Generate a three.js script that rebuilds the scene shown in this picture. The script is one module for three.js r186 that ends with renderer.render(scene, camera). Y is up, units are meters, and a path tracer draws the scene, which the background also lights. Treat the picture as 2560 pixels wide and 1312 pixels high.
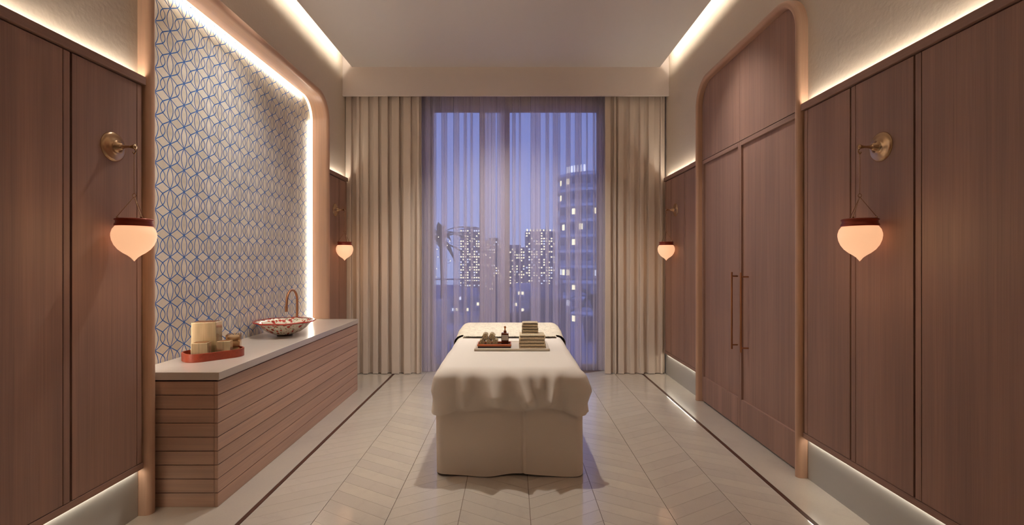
import * as THREE from 'three';
import { mergeGeometries } from 'three/addons/utils/BufferGeometryUtils.js';
import { RoundedBoxGeometry } from 'three/addons/geometries/RoundedBoxGeometry.js';
import { RectAreaLightUniformsLib } from 'three/addons/lights/RectAreaLightUniformsLib.js';
RectAreaLightUniformsLib.init();

// ---------------------------------------------------------------- camera, sky, exposure
// Depth d (metres in front of the lens) is -z. Room: x from -2.05 (left wall) to 1.90 (right wall).
const scene = new THREE.Scene();
const camera = new THREE.PerspectiveCamera(2 * Math.atan(656 / 1200) * 180 / Math.PI, 2560 / 1312, 0.05, 2000);
camera.position.set(0, 1.4, 0);
camera.lookAt(0, 1.4, -1);
camera.setViewOffset(2560, 1312, 0, 6, 2560, 1312);
const renderer = new THREE.WebGLRenderer({ antialias: true });
renderer.toneMapping = THREE.LinearToneMapping;
renderer.toneMappingExposure = 1.0;
renderer.shadowMap.enabled = true;
{ // dusk sky: an even blue, a little paler at the horizon all round
  const W = 16, H = 128, a = new Float32Array(W * H * 4);
  for (let j = 0; j < H; j++) {
    const up = Math.max(0, (j + 0.5) / H * 2 - 1), k = Math.pow(up, 0.55);
    const c = [0.36 + (0.10 - 0.36) * k, 0.45 + (0.15 - 0.45) * k, 0.86 + (0.74 - 0.86) * k];
    for (let i = 0; i < W; i++) { const o = (j * W + i) * 4; for (let q = 0; q < 3; q++) a[o + q] = c[q]; a[o + 3] = 1; }
  }
  const t = new THREE.DataTexture(a, W, H, THREE.RGBAFormat, THREE.FloatType);
  t.mapping = THREE.EquirectangularReflectionMapping; t.magFilter = THREE.LinearFilter; t.needsUpdate = true;
  scene.background = t;
}
const WARM = new THREE.Color().setRGB(1, 0.95, 0.87);
const LEDC = new THREE.Color().setRGB(1, 0.91, 0.76);
const LED = { rail: 64, base: 20, niche: 50, cove: 64, lamp: 0.28, key: 17, side: 13, head: 24 };

// ---------------------------------------------------------------- helpers
let seed = 7;
const rnd = () => { seed = (seed + 0x6D2B79F5) | 0; let t = Math.imul(seed ^ (seed >>> 15), 1 | seed); t = (t + Math.imul(t ^ (t >>> 7), 61 | t)) ^ t; return ((t ^ (t >>> 14)) >>> 0) / 4294967296; };
const rr = (a, b) => a + (b - a) * rnd();
const taken = {};
const numbered = n => { const k = taken[n] = (taken[n] ?? -1) + 1; return k ? `${n}_${String(k).padStart(3, '0')}` : n; };
const V = (x, y, z) => new THREE.Vector3(x, y, z);
const lerp = (a, b, t) => a + (b - a) * t, sm = (a, b, x) => { const t = Math.min(1, Math.max(0, (x - a) / (b - a))); return t * t * (3 - 2 * t); };

function thing(name, label, category, pos = [0, 0, 0], turn = 0, group) {
  const o = new THREE.Group(); o.name = numbered(name); o.position.set(...pos); o.rotation.y = turn;
  o.userData = { label, category }; if (group) o.userData.group = group; scene.add(o); return o;
}
function structure(name, label) {
  const o = new THREE.Group(); o.name = name; o.userData = { kind: 'structure', label }; scene.add(o); return o;
}
function part(name, geo, mat, parent, label) {
  const g = Array.isArray(geo) ? mergeGeometries(geo.map(q => { const c = q.index ? q.toNonIndexed() : q; for (const k of Object.keys(c.attributes)) if (!['position', 'normal', 'uv'].includes(k)) c.deleteAttribute(k); return c; })) : geo;
  const m = new THREE.Mesh(g, mat); m.name = name; m.castShadow = m.receiveShadow = true; if (label) m.userData.label = label; parent.add(m); return m;
}
function single(name, geo, mat, label, category, pos = [0, 0, 0], turn = 0, group) {
  const m = part(numbered(name), geo, mat, scene); m.position.set(...pos); m.rotation.y = turn;
  m.userData = { label, category }; if (group) m.userData.group = group; return m;
}
// planar uv in metres; along = axis of the grain (v runs along it)
function metric(g, along = 'y', ou = 0, ov = 0) {
  if (g.index) g = g.toNonIndexed();
  const p = g.attributes.position, n = g.attributes.normal, uv = new Float32Array(p.count * 2);
  for (let i = 0; i < p.count; i += 3) {
    let nx = 0, ny = 0, nz = 0;
    for (let k = 0; k < 3; k++) { nx += n.getX(i + k); ny += n.getY(i + k); nz += n.getZ(i + k); }
    nx = Math.abs(nx); ny = Math.abs(ny); nz = Math.abs(nz);
    for (let k = 0; k < 3; k++) {
      const c = { x: p.getX(i + k), y: p.getY(i + k), z: p.getZ(i + k) };
      let ax = nx >= ny && nx >= nz ? ['z', 'y'] : ny >= nz ? ['x', 'z'] : ['x', 'y'];
      if (ax[0] === along) ax = [ax[1], ax[0]];
      uv[(i + k) * 2] = c[ax[0]] + ou; uv[(i + k) * 2 + 1] = c[ax[1]] + ov;
    }
  }
  g.setAttribute('uv', new THREE.BufferAttribute(uv, 2)); return g;
}
const box = (x0, x1, y0, y1, z0, z1, along = 'y', ou = 0, ov = 0) => { const g = new THREE.BoxGeometry(Math.abs(x1 - x0), Math.abs(y1 - y0), Math.abs(z1 - z0)); g.translate((x0 + x1) / 2, (y0 + y1) / 2, (z0 + z1) / 2); return metric(g, along, ou, ov); };
const rbox = (x0, x1, y0, y1, z0, z1, r = 0.004, along = 'y', ou = 0, ov = 0, seg = 2) => { const g = new RoundedBoxGeometry(Math.abs(x1 - x0), Math.abs(y1 - y0), Math.abs(z1 - z0), seg, r); g.translate((x0 + x1) / 2, (y0 + y1) / 2, (z0 + z1) / 2); return metric(g, along, ou, ov); };
const tube = (pts, r, seg = 24, rs = 8, closed = false) => new THREE.TubeGeometry(new THREE.CatmullRomCurve3(pts.map(p => V(...p)), closed), seg, r, rs, closed);
const lathe = (pts, seg = 48) => new THREE.LatheGeometry(pts.map(p => new THREE.Vector2(p[0], p[1])), seg);
function gridGeo(nu, nv, f) { // f(i, j) -> [x, y, z, u, v]
  const pos = [], uv = [], idx = [];
  for (let j = 0; j <= nv; j++) for (let i = 0; i <= nu; i++) { const q = f(i, j); pos.push(q[0], q[1], q[2]); uv.push(q[3] ?? i / nu, q[4] ?? j / nv); }
  for (let j = 0; j < nv; j++) for (let i = 0; i < nu; i++) { const a = j * (nu + 1) + i, b = a + 1, c = a + nu + 1, d = c + 1; idx.push(a, b, d, a, d, c); }
  const g = new THREE.BufferGeometry(); g.setAttribute('position', new THREE.Float32BufferAttribute(pos, 3)); g.setAttribute('uv', new THREE.Float32BufferAttribute(uv, 2)); g.setIndex(idx); g.computeVertexNormals(); return g;
}
// value noise
const hash = (x, y, s = 0) => { let h = Math.imul(x | 0, 374761393) ^ Math.imul(y | 0, 668265263) ^ Math.imul(s | 0, 2246822519); h = Math.imul(h ^ (h >>> 13), 1274126177); return ((h ^ (h >>> 16)) >>> 0) / 4294967296; };
const vn = (x, y, s = 0) => { const i = Math.floor(x), j = Math.floor(y); let u = x - i, v = y - j; u = u * u * (3 - 2 * u); v = v * v * (3 - 2 * v); return lerp(lerp(hash(i, j, s), hash(i + 1, j, s), u), lerp(hash(i, j + 1, s), hash(i + 1, j + 1, s), u), v); };
const fbm = (x, y, s = 0, o = 4) => { let a = 0, w = 0.5, t = 0; for (let k = 0; k < o; k++) { a += w * vn(x, y, s + k); t += w; w *= 0.5; x *= 2.03; y *= 2.03; } return a / t; };
function texture(W, H, f, color, metresU, metresV) { // f(u, v in metres) -> [r, g, b] sRGB 0..255 or a height 0..1
  const a = new Uint8Array(W * H * 4);
  for (let j = 0; j < H; j++) for (let i = 0; i < W; i++) {
    let c = f(i / W * metresU, j / H * metresV); if (typeof c === 'number') c = [c * 255, c * 255, c * 255];
    const o = (j * W + i) * 4; for (let q = 0; q < 3; q++) a[o + q] = Math.max(0, Math.min(255, c[q])); a[o + 3] = 255;
  }
  const t = new THREE.DataTexture(a, W, H); t.magFilter = THREE.LinearFilter; t.minFilter = THREE.LinearMipmapLinearFilter; t.generateMipmaps = true;
  t.wrapS = t.wrapT = THREE.MirroredRepeatWrapping; t.repeat.set(1 / metresU, 1 / metresV); if (color) t.colorSpace = THREE.SRGBColorSpace; t.needsUpdate = true; return t;
}

// ---------------------------------------------------------------- materials
const woodTex = (base, amp, s) => texture(512, 512, (u, v) => {
  const g = fbm(u * 55, v * 0.9, s, 3) - 0.5, f = vn(u * 420, v * 5, s + 9) - 0.5, b = fbm(u * 7, v * 0.5, s + 20, 2) - 0.5;
  const pore = Math.pow(vn(u * 260, v * 2.2, s + 30), 9) * 0.5;
  const k = 1 + amp * (0.5 * g + 0.3 * f + 0.6 * b - 0.6 * pore);
  return [base[0] * k, base[1] * (k * 1.0 - 0.02 * g), base[2] * (k - 0.05 * g)];
}, true, 1.6, 2.6);
const std = (o) => new THREE.MeshStandardMaterial(o), phy = (o) => new THREE.MeshPhysicalMaterial(o);
const M = {};
M.wood = std({ map: woodTex([156, 121, 106], 0.26, 1), roughness: 0.62 });
M.woodLight = std({ map: woodTex([200, 160, 134], 0.16, 2), roughness: 0.42 });
M.woodSlat = std({ map: woodTex([186, 150, 130], 0.22, 3), roughness: 0.5 });
M.dark = std({ color: 0x2a1d18, roughness: 0.9 });
const plasterBump = texture(512, 512, (u, v) => 0.55 * fbm(u * 9, v * 9, 5, 4) + 0.3 * vn(u * 60, v * 60, 8) + 0.15 * vn(u * 160, v * 160, 9), false, 1.3, 1.3);
M.plaster = std({ color: 0xd6c8b8, roughness: 0.92, bumpMap: plasterBump, bumpScale: 0.002 });
M.ceiling = std({ color: 0xe0d9d4, roughness: 0.9 });
M.base = std({ color: 0xb4b0aa, roughness: 0.45 });
const stone = (base, s) => texture(512, 512, (u, v) => {
  const b = fbm(u * 3, v * 3, s, 5) - 0.5, w = Math.abs(fbm(u * 2.2 + 3, v * 2.2, s + 7, 5) - 0.5), vein = Math.pow(Math.max(0, 1 - w * 16), 3), f = vn(u * 300, v * 300, s + 3) - 0.5;
  const k = 1 + 0.06 * b + 0.02 * f - 0.018 * vein; return [base[0] * k, base[1] * k, base[2] * k * (1 - 0.03 * b)];
}, true, 1.5, 1.5);
const polished = { roughness: 0.22, ior: 1.6, clearcoat: 1, clearcoatRoughness: 0.05 };
M.tileA = phy({ map: stone([197, 187, 175], 40), ...polished });
M.tileB = phy({ map: stone([194, 184, 172], 50), ...polished });
M.border = phy({ map: stone([196, 186, 174], 60), ...polished });
M.inlay = std({ color: 0x4a2c20, roughness: 0.4 });
M.grout = std({ color: 0x6a584c, roughness: 0.8 });
M.worktop = std({ map: stone([196, 184, 176], 70), roughness: 0.16 });
M.led = std({ color: 0xfff2dc, emissive: new THREE.Color(1, 0.86, 0.6), emissiveIntensity: 1.6, roughness: 0.5 });
M.glassGlow = std({ color: 0xf0d4b8, emissive: new THREE.Color(1.0, 0.52, 0.28), emissiveIntensity: 0.84, roughness: 0.45 });
M.brass = std({ color: 0xbf9f7c, metalness: 1, roughness: 0.27 });
M.bronze = std({ color: 0xb98563, metalness: 1, roughness: 0.3 });
M.copperCap = std({ color: 0x8e3a28, metalness: 0.45, roughness: 0.35 });
const weave = texture(256, 256, (u, v) => 0.5 + 0.25 * Math.sin(u * 2 * Math.PI * 400) * 0.6 + 0.25 * Math.sin(v * 2 * Math.PI * 400) * 0.6 + 0.3 * (fbm(u * 60, v * 60, 3, 3) - 0.5), false, 0.1, 0.1);
M.drape = std({ color: 0xd6c6b8, roughness: 0.95, bumpMap: weave, bumpScale: 0.0006 });
M.sheer = phy({ color: 0xf2eaf2, roughness: 1, transmission: 0.5, thickness: 0, opacity: 0.4, transparent: true, side: THREE.DoubleSide });
M.valance = std({ color: 0xdccfc8, roughness: 0.9 });
M.linen = std({ color: 0xe2d7cb, roughness: 0.95, bumpMap: weave, bumpScale: 0.0001 });
M.skirt = std({ color: 0xe2d4c6, roughness: 0.95, bumpMap: weave, bumpScale: 0.0001 });
M.windowFrame = std({ color: 0xb9a79c, roughness: 0.5 });
M.pane = phy({ color: 0xffffff, roughness: 0, transmission: 1, thickness: 0, ior: 1.45 });

// ---------------------------------------------------------------- shell
const XL = -2.05, XR = 1.90, YC = 3.92, ZB = 1.6, ZW = -6.12;   // plaster faces, upper ceiling, rear wall, window wall
const NICHE = { d0: 2.69, d1: 5.19, top: 3.12, r: 0.22, back: -2.18 };
const WARD = { d0: 3.13, d1: 4.77, top: 3.125, r: 0.22 };
function archShape(a0, a1, y0, top, r, grow = 0) {  // outline in (d, y)
  const s = new THREE.Shape(), R = r + grow, A0 = a0 - grow, A1 = a1 + grow, T = top + grow;
  s.moveTo(A0, y0); s.lineTo(A0, T - R); s.absarc(A0 + R, T - R, R, Math.PI, Math.PI / 2, true); s.lineTo(A1 - R, T); s.absarc(A1 - R, T - R, R, Math.PI / 2, 0, true); s.lineTo(A1, y0); s.closePath(); return s;
}
// an extrusion of a (d, y) outline from x = xa to xb (xa < xb)
function sideExtrude(shape, xa, xb, opts = {}) {
  const g = new THREE.ExtrudeGeometry(shape, { depth: xb - xa, bevelEnabled: false, curveSegments: 14, ...opts });
  g.rotateY(Math.PI / 2); g.translate(xa, 0, 0); return g;   // shape x -> -z, depth -> +x
}
{
  const f = structure('floor', 'polished beige stone floor laid in chevron strips');
  part('floor_bed', box(XL - 0.3, XR + 0.7, -0.15, -0.005, ZB + 0.2, -6.3), M.grout, f);
  // chevron columns
  const cols = [-1.4425, -1.065, -0.676, -0.287, 0.10, 0.49, 0.876, 1.265, 1.5975], P = 0.115, S = 0.225;
  const variants = {};
  const tileGeo = (w, sign, k) => {
    const key = `${w.toFixed(3)}_${sign}_${k}`; if (variants[key]) return variants[key];
    const g = new THREE.BoxGeometry(w - 0.0032, 0.012, P - 0.0013); const p = g.attributes.position;
    for (let i = 0; i < p.count; i++) p.setZ(i, p.getZ(i) + sign * S * (w / 0.389) * (p.getX(i) / w));
    g.computeVertexNormals(); g.translate(0, -0.006, 0);
    return variants[key] = metric(g, 'x', k * 0.37, k * 0.61);
  };
  const rest = [];
  for (let c = 0; c < 8; c++) {
    const w = cols[c + 1] - cols[c], cx = (cols[c] + cols[c + 1]) / 2, sign = c % 2 ? 1 : -1;
    for (let d = -1.5; d < 6.0; d += P) {
      const k = Math.floor(rnd() * 4), g = tileGeo(w, sign, k);
      if (d < 2.3) { const q = g.clone(); q.translate(cx, 0, -d); rest.push(q); continue; }
      const t = part('tile', g, (k + c) % 2 ? M.tileA : M.tileB, f); t.position.set(cx, 0, -d);
    }
  }
  const near = part('tile_field', rest, M.tileA, f); near.userData.kind = 'stuff';
  part('inlay_strip', box(-1.4675, -1.4435, -0.012, 0.0002, ZB, -6.12), M.inlay, f, 'thin dark brown inlay line beside the counter');
  part('inlay_strip', box(1.5985, 1.6225, -0.012, 0.0002, ZB, -6.12), M.inlay, f, 'thin dark brown inlay line beside the wardrobe');
  part('border_slab', box(XL, -1.469, -0.012, 0, ZB, -6.12), M.border, f);
  part('border_slab', box(1.624, XR, -0.012, 0, ZB, -6.12), M.border, f);
}
{
  const wl = structure('wall_left', 'pale plaster wall with a rounded mosaic niche');
  const o = new THREE.Shape(); o.moveTo(-ZB, 0); o.lineTo(6.3, 0); o.lineTo(6.3, YC + 0.2); o.lineTo(-ZB, YC + 0.2); o.closePath();
  o.holes.push(archShape(NICHE.d0, NICHE.d1, 0.002, NICHE.top, NICHE.r, 0.03));
  part('plaster', metric(sideExtrude(o, XL - 0.3, XL)), M.plaster, wl);
  globalThis.__wl = wl;
  const wr = structure('wall_right', 'pale plaster wall around the arched wardrobe');
  const q = new THREE.Shape(); q.moveTo(-ZB, 0); q.lineTo(6.3, 0); q.lineTo(6.3, YC + 0.2); q.lineTo(-ZB, YC + 0.2); q.closePath();
  q.holes.push(archShape(WARD.d0, WARD.d1, 0.002, WARD.top, WARD.r, 0.01));
  part('plaster', metric(sideExtrude(q, XR, XR + 0.3)), M.plaster, wr);
  const wf = structure('wall_front', 'plain plaster wall behind the viewpoint');
  part('plaster', box(XL - 0.3, XR + 0.3, 0, YC + 0.2, ZB, ZB + 0.2), M.plaster, wf);
  const wb = structure('wall_back', 'plaster wall around the tall window');
  part('plaster', box(XL, -1.06, 0, YC, ZW - 0.18, ZW), M.plaster, wb);
  part('plaster', box(1.14, XR, 0, YC, ZW - 0.18, ZW), M.plaster, wb);
  part('plaster', box(-1.06, 1.14, 3.36, YC, ZW - 0.18, ZW), M.plaster, wb);
  const c = structure('ceiling', 'smooth dropped ceiling with light slots along its edges');
  part('upper_slab', box(XL - 0.3, XR + 0.3, YC, YC + 0.2, ZB, -6.3), M.ceiling, c);
  part('dropped_panel', rbox(-1.917, 1.773, 3.71, 3.79, ZB - 0.13, -5.75, 0.004), M.ceiling, c);
  const v = structure('trim_1', 'plain fabric-coloured valance board above the curtains');
  part('valance_board', rbox(XL, XR, 3.385, YC, -5.80, -5.83, 0.004), M.valance, v);
}
// wainscot: groups of upright boards with a cap rail, lit from behind the cap and below
const W0 = 0.262, W1 = 2.355, WTOP = 2.40;
function wainscot(name, label, side, dA, dB, seams) {
  const g = structure(name, label), s = side, wall = s < 0 ? XL : XR;   // out = towards the room
  const X = t => wall - s * t;                                           // t metres out from the plaster
  part('backing_board', box(X(0.0005), X(0.018), W0 + 0.004, W1, -dA, -dB), M.dark, g);
  const edges = [dA, ...seams, dB];
  for (let i = 0; i + 1 < edges.length; i++) {
    const a = edges[i] + (i ? 0.006 : 0.003), b = edges[i + 1] - (i + 2 < edges.length ? 0.006 : 0.012), ou = rr(0, 3), ov = rr(0, 3);
    const st = Math.min(0.032, (b - a) * 0.2);
    part('panel', rbox(X(0.016), X(0.034), W0 + 0.037, W1 - 0.006, -(a), -(b - st - 0.0025), 0.0015, 'y', ou, ov, 1), M.wood, g);
    part('stile', rbox(X(0.016), X(0.035), W0 + 0.037, W1 - 0.006, -(b - st), -b, 0.002, 'y', ov, ou, 1), M.wood, g);
  }
  part('bottom_rail', rbox(X(0.012), X(0.035), W0, W0 + 0.034, -dA, -dB, 0.002, 'z', rr(0, 2), rr(0, 2), 1), M.wood, g);
  part('cap_rail', [rbox(X(0.0338), X(0.05), W1, WTOP, -dA, -dB, 0.004, 'z', 0.3, rr(0, 2)), box(X(0.0005), X(0.036), W1, W1 + 0.012, -dA, -dB, 'z', 0.3, 0)], M.wood, g);
}
wainscot('trim_2', 'pinkish oak wall panelling left of the mosaic niche', -1, -ZB + 0.0, 2.625, [-0.6, 0.3, 1.2, 1.72, 2.194]);
wainscot('trim_3', 'narrow oak wall panelling between mosaic niche and left drape', -1, 5.255, 5.86, [5.61]);
wainscot('trim_4', 'pinkish oak wall panelling right of the arched wardrobe', 1, -ZB + 0.0, 3.075, [-0.6, 0.3, 1.2, 1.7, 2.226, 2.646]);
wainscot('trim_5', 'narrow oak wall panelling between wardrobe and right drape', 1, 4.825, 5.86, [5.2, 5.64]);
{ // recessed plinths under the panelling
  const bl = structure('baseboard_left', 'pale recessed plinth below the left panelling'), br = structure('baseboard_right', 'pale recessed plinth below the right panelling');
  part('plinth', box(XL, XL + 0.004, 0, W0 - 0.001, ZB, -2.625), M.base, bl);
  part('plinth', box(XL, XL + 0.004, 0, W0 - 0.001, -5.255, -6.1), M.base, bl);
  part('plinth', box(XR - 0.004, XR, 0, W0 - 0.001, ZB, -3.075), M.base, br);
  part('plinth', box(XR - 0.004, XR, 0, W0 - 0.001, -4.825, -6.1), M.base, br);
}
// frames swept along an arch; profile in (n outwards from the opening, x)
function archSweep(a, profile, y0 = 0, seg = 14) {
  const st = []; // stations: [d, y, nd, ny]
  st.push([a.d0, y0, -1, 0]); st.push([a.d0, a.top - a.r, -1, 0]);
  for (let i = 1; i <= seg; i++) { const t = Math.PI - i / seg * Math.PI / 2; st.push([a.d0 + a.r + a.r * Math.cos(t), a.top - a.r + a.r * Math.sin(t), Math.cos(t), Math.sin(t)]); }
  st.push([a.d1 - a.r, a.top, 0, 1]);
  for (let i = 1; i <= seg; i++) { const t = Math.PI / 2 - i / seg * Math.PI / 2; st.push([a.d1 - a.r + a.r * Math.cos(t), a.top - a.r + a.r * Math.sin(t), Math.cos(t), Math.sin(t)]); }
  st.push([a.d1, y0, 1, 0]);
  let L = 0; const len = st.map((s, i) => i ? (L += Math.hypot(s[0] - st[i - 1][0], s[1] - st[i - 1][1])) : 0);
  let Pp = 0; const pl = profile.map((p, i) => i ? (Pp += Math.hypot(p[0] - profile[i - 1][0], p[1] - profile[i - 1][1])) : 0);
  const g = gridGeo(profile.length - 1, st.length - 1, (i, j) => { const s = st[j], p = profile[i]; return [p[1], s[1] + s[3] * p[0], -(s[0] + s[2] * p[0]), pl[i], len[j]]; });
  return g;
}
function bullnose(xb, xf, w, r, q = 6) { // from the opening's back edge round the nose to the outer back edge
  const s = Math.sign(xf - xb), out = [[0, xb]]; r = Math.min(r, w / 2);
  for (let i = 0; i <= q; i++) { const t = i / q * Math.PI / 2; out.push([r - r * Math.cos(t), xf - s * (r - r * Math.sin(t))]); }
  for (let i = 0; i <= q; i++) { const t = i / q * Math.PI / 2; out.push([w - r + r * Math.sin(t), xf - s * (r - r * Math.cos(t))]); }
  out.push([w, xb]); return out;
}
{
  const t = structure('trim_6', 'smooth rounded light wood frame around the mosaic niche');
  part('niche_frame', archSweep(NICHE, bullnose(NICHE.back - 0.01, -1.985, 0.062, 0.029)), M.woodLight, t);
}

// mosaic in the niche: cream pieces proud of blue joints; three levels: wall_left > mosaic_panel > tile
{
  const wl = globalThis.__wl, A = 0.13, B = 0.144, C = 0.036, y0 = 0.70;
  const grout = std({ color: 0x2a68bd, roughness: 0.4 });
  const panel = part('mosaic_panel', metric(sideExtrude(archShape(NICHE.d0, NICHE.d1, 0.002, NICHE.top, NICHE.r, 0.028), NICHE.back - 0.1, NICHE.back)), grout, wl, 'cream mosaic with blue lattice joints');
  const G = 0.0036;
  const poly = pts => { // inset a closed polyline by G along its normals
    const n = pts.length; let area = 0; for (let i = 0; i < n; i++) { const a = pts[i], b = pts[(i + 1) % n]; area += a[0] * b[1] - b[0] * a[1]; }
    if (area < 0) pts.reverse();
    return pts.map((p, i) => { const a = pts[(i + n - 1) % n], b = pts[(i + 1) % n]; let e1 = [p[0] - a[0], p[1] - a[1]], e2 = [b[0] - p[0], b[1] - p[1]]; const l1 = Math.hypot(...e1), l2 = Math.hypot(...e2); const n1 = [-e1[1] / l1, e1[0] / l1], n2 = [-e2[1] / l2, e2[0] / l2]; let m = [n1[0] + n2[0], n1[1] + n2[1]]; const ml = Math.hypot(...m) || 1; m = [m[0] / ml, m[1] / ml]; const k = G / Math.max(0.35, m[0] * n1[0] + m[1] * n1[1]); return [p[0] + m[0] * k, p[1] + m[1] * k]; });
  };
  const arc = (p, q, bulge, n = 7) => { const o = [], dx = q[0] - p[0], dy = q[1] - p[1], L = Math.hypot(dx, dy); for (let i = 0; i < n; i++) { const t = i / n, w = bulge * Math.sin(Math.PI * t); o.push([p[0] + dx * t - dy / L * w, p[1] + dy * t + dx / L * w]); } return o; };
  const lens = poly([...arc([0, 0], [0, B], -0.027), ...arc([0, B], [0, 0], -0.027)]);
  const oval = poly([...arc([A / 2, C], [A / 2, B - C], -0.021, 6), ...arc([A / 2, B - C], [A / 2, C], -0.021, 6)]);
  const dia = poly([[0, 0], [A / 2, C], [A, 0], [A / 2, -C]]);
  const left = poly([[0, 0], ...arc([A / 2, C], [A / 2, B - C], 0.021, 6), [A / 2, B - C], ...arc([0, B], [0, 0], 0.027, 7)]);
  const right = left.map(p => [A - p[0], p[1]]);
  const geos = [lens, oval, dia, left, right].map(pp => {
    const s = new THREE.Shape(pp.map(p => new THREE.Vector2(p[0], p[1])));
    const g = new THREE.ExtrudeGeometry(s, { depth: 0.0014, bevelEnabled: false, curveSegments: 4 }); g.rotateY(Math.PI / 2); g.translate(NICHE.back - 0.0002, 0, 0); return metric(g);
  });
  const ext = pp => { let a = 9, b = -9, c = 9, d = -9; for (const p of pp) { a = Math.min(a, p[0]); b = Math.max(b, p[0]); c = Math.min(c, p[1]); d = Math.max(d, p[1]); } return [a, b, c, d]; };
  const exts = [lens, oval, dia, left, right].map(ext);
  const mats = [[222, 210, 192], [214, 202, 184], [228, 217, 201]].map((c, i) => std({ map: texture(128, 128, (u, v) => { const k = 1 + 0.10 * (fbm(u * 30, v * 30, 80 + i, 3) - 0.5); return c.map(q => q * k); }, true, 0.5, 0.5), roughness: 0.5 }));
  const inside = (d, y) => { const m = 0.004; if (d < NICHE.d0 + m || d > NICHE.d1 - m || y > NICHE.top - m || y < 0.762) return false; const R = NICHE.r; if (y > NICHE.top - R) { if (d < NICHE.d0 + R) return Math.hypot(d - NICHE.d0 - R, y - NICHE.top + R) < R - m; if (d > NICHE.d1 - R) return Math.hypot(d - NICHE.d1 + R, y - NICHE.top + R) < R - m; } return true; };
  const list = [];
  for (let i = -1; i < 21; i++) for (let j = 0; j < 18; j++) for (let k = 0; k < 5; k++) {
    const d = 2.67 + i * A, y = y0 + j * B, e = exts[k];
    if ([[e[0], e[2]], [e[1], e[2]], [e[0], e[3]], [e[1], e[3]]].some(c => inside(d + c[0], y + c[1]))) list.push({ d, y, k, dist: d < 2.94 ? 99 : d + Math.abs(y - 1.4) * 0.1, full: [[e[0], e[2]], [e[1], e[2]], [e[0], e[3]], [e[1], e[3]]].every(c => inside(d + c[0], y + c[1])) });
  }
  list.sort((a, b) => a.dist - b.dist);
  const rest = [[], [], []]; let count = 0;
  for (const t of list) {
    if (!t.full && (t.d > NICHE.d1 - 0.1 || t.y > NICHE.top - 0.16 || t.d < NICHE.d0)) { if (t.d > NICHE.d1 - 0.02 || t.y > NICHE.top - 0.02) continue; }
    const c = Math.floor(rnd() * 3);
    if (count < 300) { const m = part('tile', geos[t.k], mats[c], panel); m.position.set(0, t.y, -t.d); count++; }
    else { const q = geos[t.k].clone(); q.translate(0, t.y, -t.d); rest[c].push(q); }
  }
  rest.forEach((r, i) => { const m = part('tile_field', r, mats[i], panel); m.userData.kind = 'stuff'; });
}

// ---------------------------------------------------------------- concealed light strips
function ledStrip(label, a, b, dir, w, intensity, group, glow = 1) { // strip from a to b shining along dir
  const A = V(...a), Bv = V(...b), mid = A.clone().add(Bv).multiplyScalar(0.5), D = V(...dir).normalize(), L = A.distanceTo(Bv);
  const o = thing('led_strip', label, 'light strip', mid.toArray(), 0, group);
  const axis = Bv.clone().sub(A).normalize(), side = new THREE.Vector3().crossVectors(D, axis);
  const m = new THREE.Matrix4().makeBasis(axis, side, D); const g = new THREE.BoxGeometry(L, w, 0.004); g.applyMatrix4(m);
  part('diffuser', g, M.led, o);
  const l = new THREE.RectAreaLight(LEDC, intensity, L * 0.995, w); l.position.copy(D).multiplyScalar(0.0045); const t = new THREE.Matrix4().makeBasis(axis.clone().negate(), side, D.clone().negate()); l.quaternion.setFromRotationMatrix(t); o.add(l); return o;
}
const yR = W1 + 0.0165;
ledStrip('warm light strip behind the cap of the left panelling, near the viewpoint', [XL + 0.018, yR, ZB - 0.02], [XL + 0.018, yR, -2.62], [0, 1, 0], 0.012, LED.rail);
ledStrip('warm light strip behind the panelling cap beside the left drape', [XL + 0.018, yR, -5.26], [XL + 0.018, yR, -5.85], [0, 1, 0], 0.012, LED.rail);
ledStrip('warm light strip behind the cap of the right panelling, near the viewpoint', [XR - 0.018, yR, ZB - 0.02], [XR - 0.018, yR, -3.07], [0, 1, 0], 0.012, LED.rail);
ledStrip('warm light strip behind the panelling cap beside the right drape', [XR - 0.018, yR, -4.83], [XR - 0.018, yR, -5.85], [0, 1, 0], 0.012, LED.rail);
ledStrip('warm light strip under the left panelling, near the viewpoint', [XL + 0.010, W0 + 0.0005, ZB - 0.02], [XL + 0.010, W0 + 0.0005, -2.62], [0, -1, 0], 0.01, LED.base);
ledStrip('warm light strip under the right panelling, near the viewpoint', [XR - 0.010, W0 + 0.0005, ZB - 0.02], [XR - 0.010, W0 + 0.0005, -3.07], [0, -1, 0], 0.01, LED.base);
ledStrip('warm light strip under the panelling beside the right drape', [XR - 0.010, W0 + 0.0005, -4.83], [XR - 0.010, W0 + 0.0005, -5.85], [0, -1, 0], 0.01, LED.base);
ledStrip('warm light strip above the left edge of the dropped ceiling', [-1.893, 3.815, ZB - 0.2], [-1.893, 3.815, -5.7], [-1, 0.0, 0], 0.014, LED.cove);
ledStrip('warm light strip above the right edge of the dropped ceiling', [1.749, 3.815, ZB - 0.2], [1.749, 3.815, -5.7], [1, 0.0, 0], 0.014, LED.cove);
ledStrip('warm light strip above the window edge of the dropped ceiling', [-1.85, 3.815, -5.715], [1.70, 3.815, -5.715], [0, 0, -1], 0.014, LED.cove * 0.12);
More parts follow.
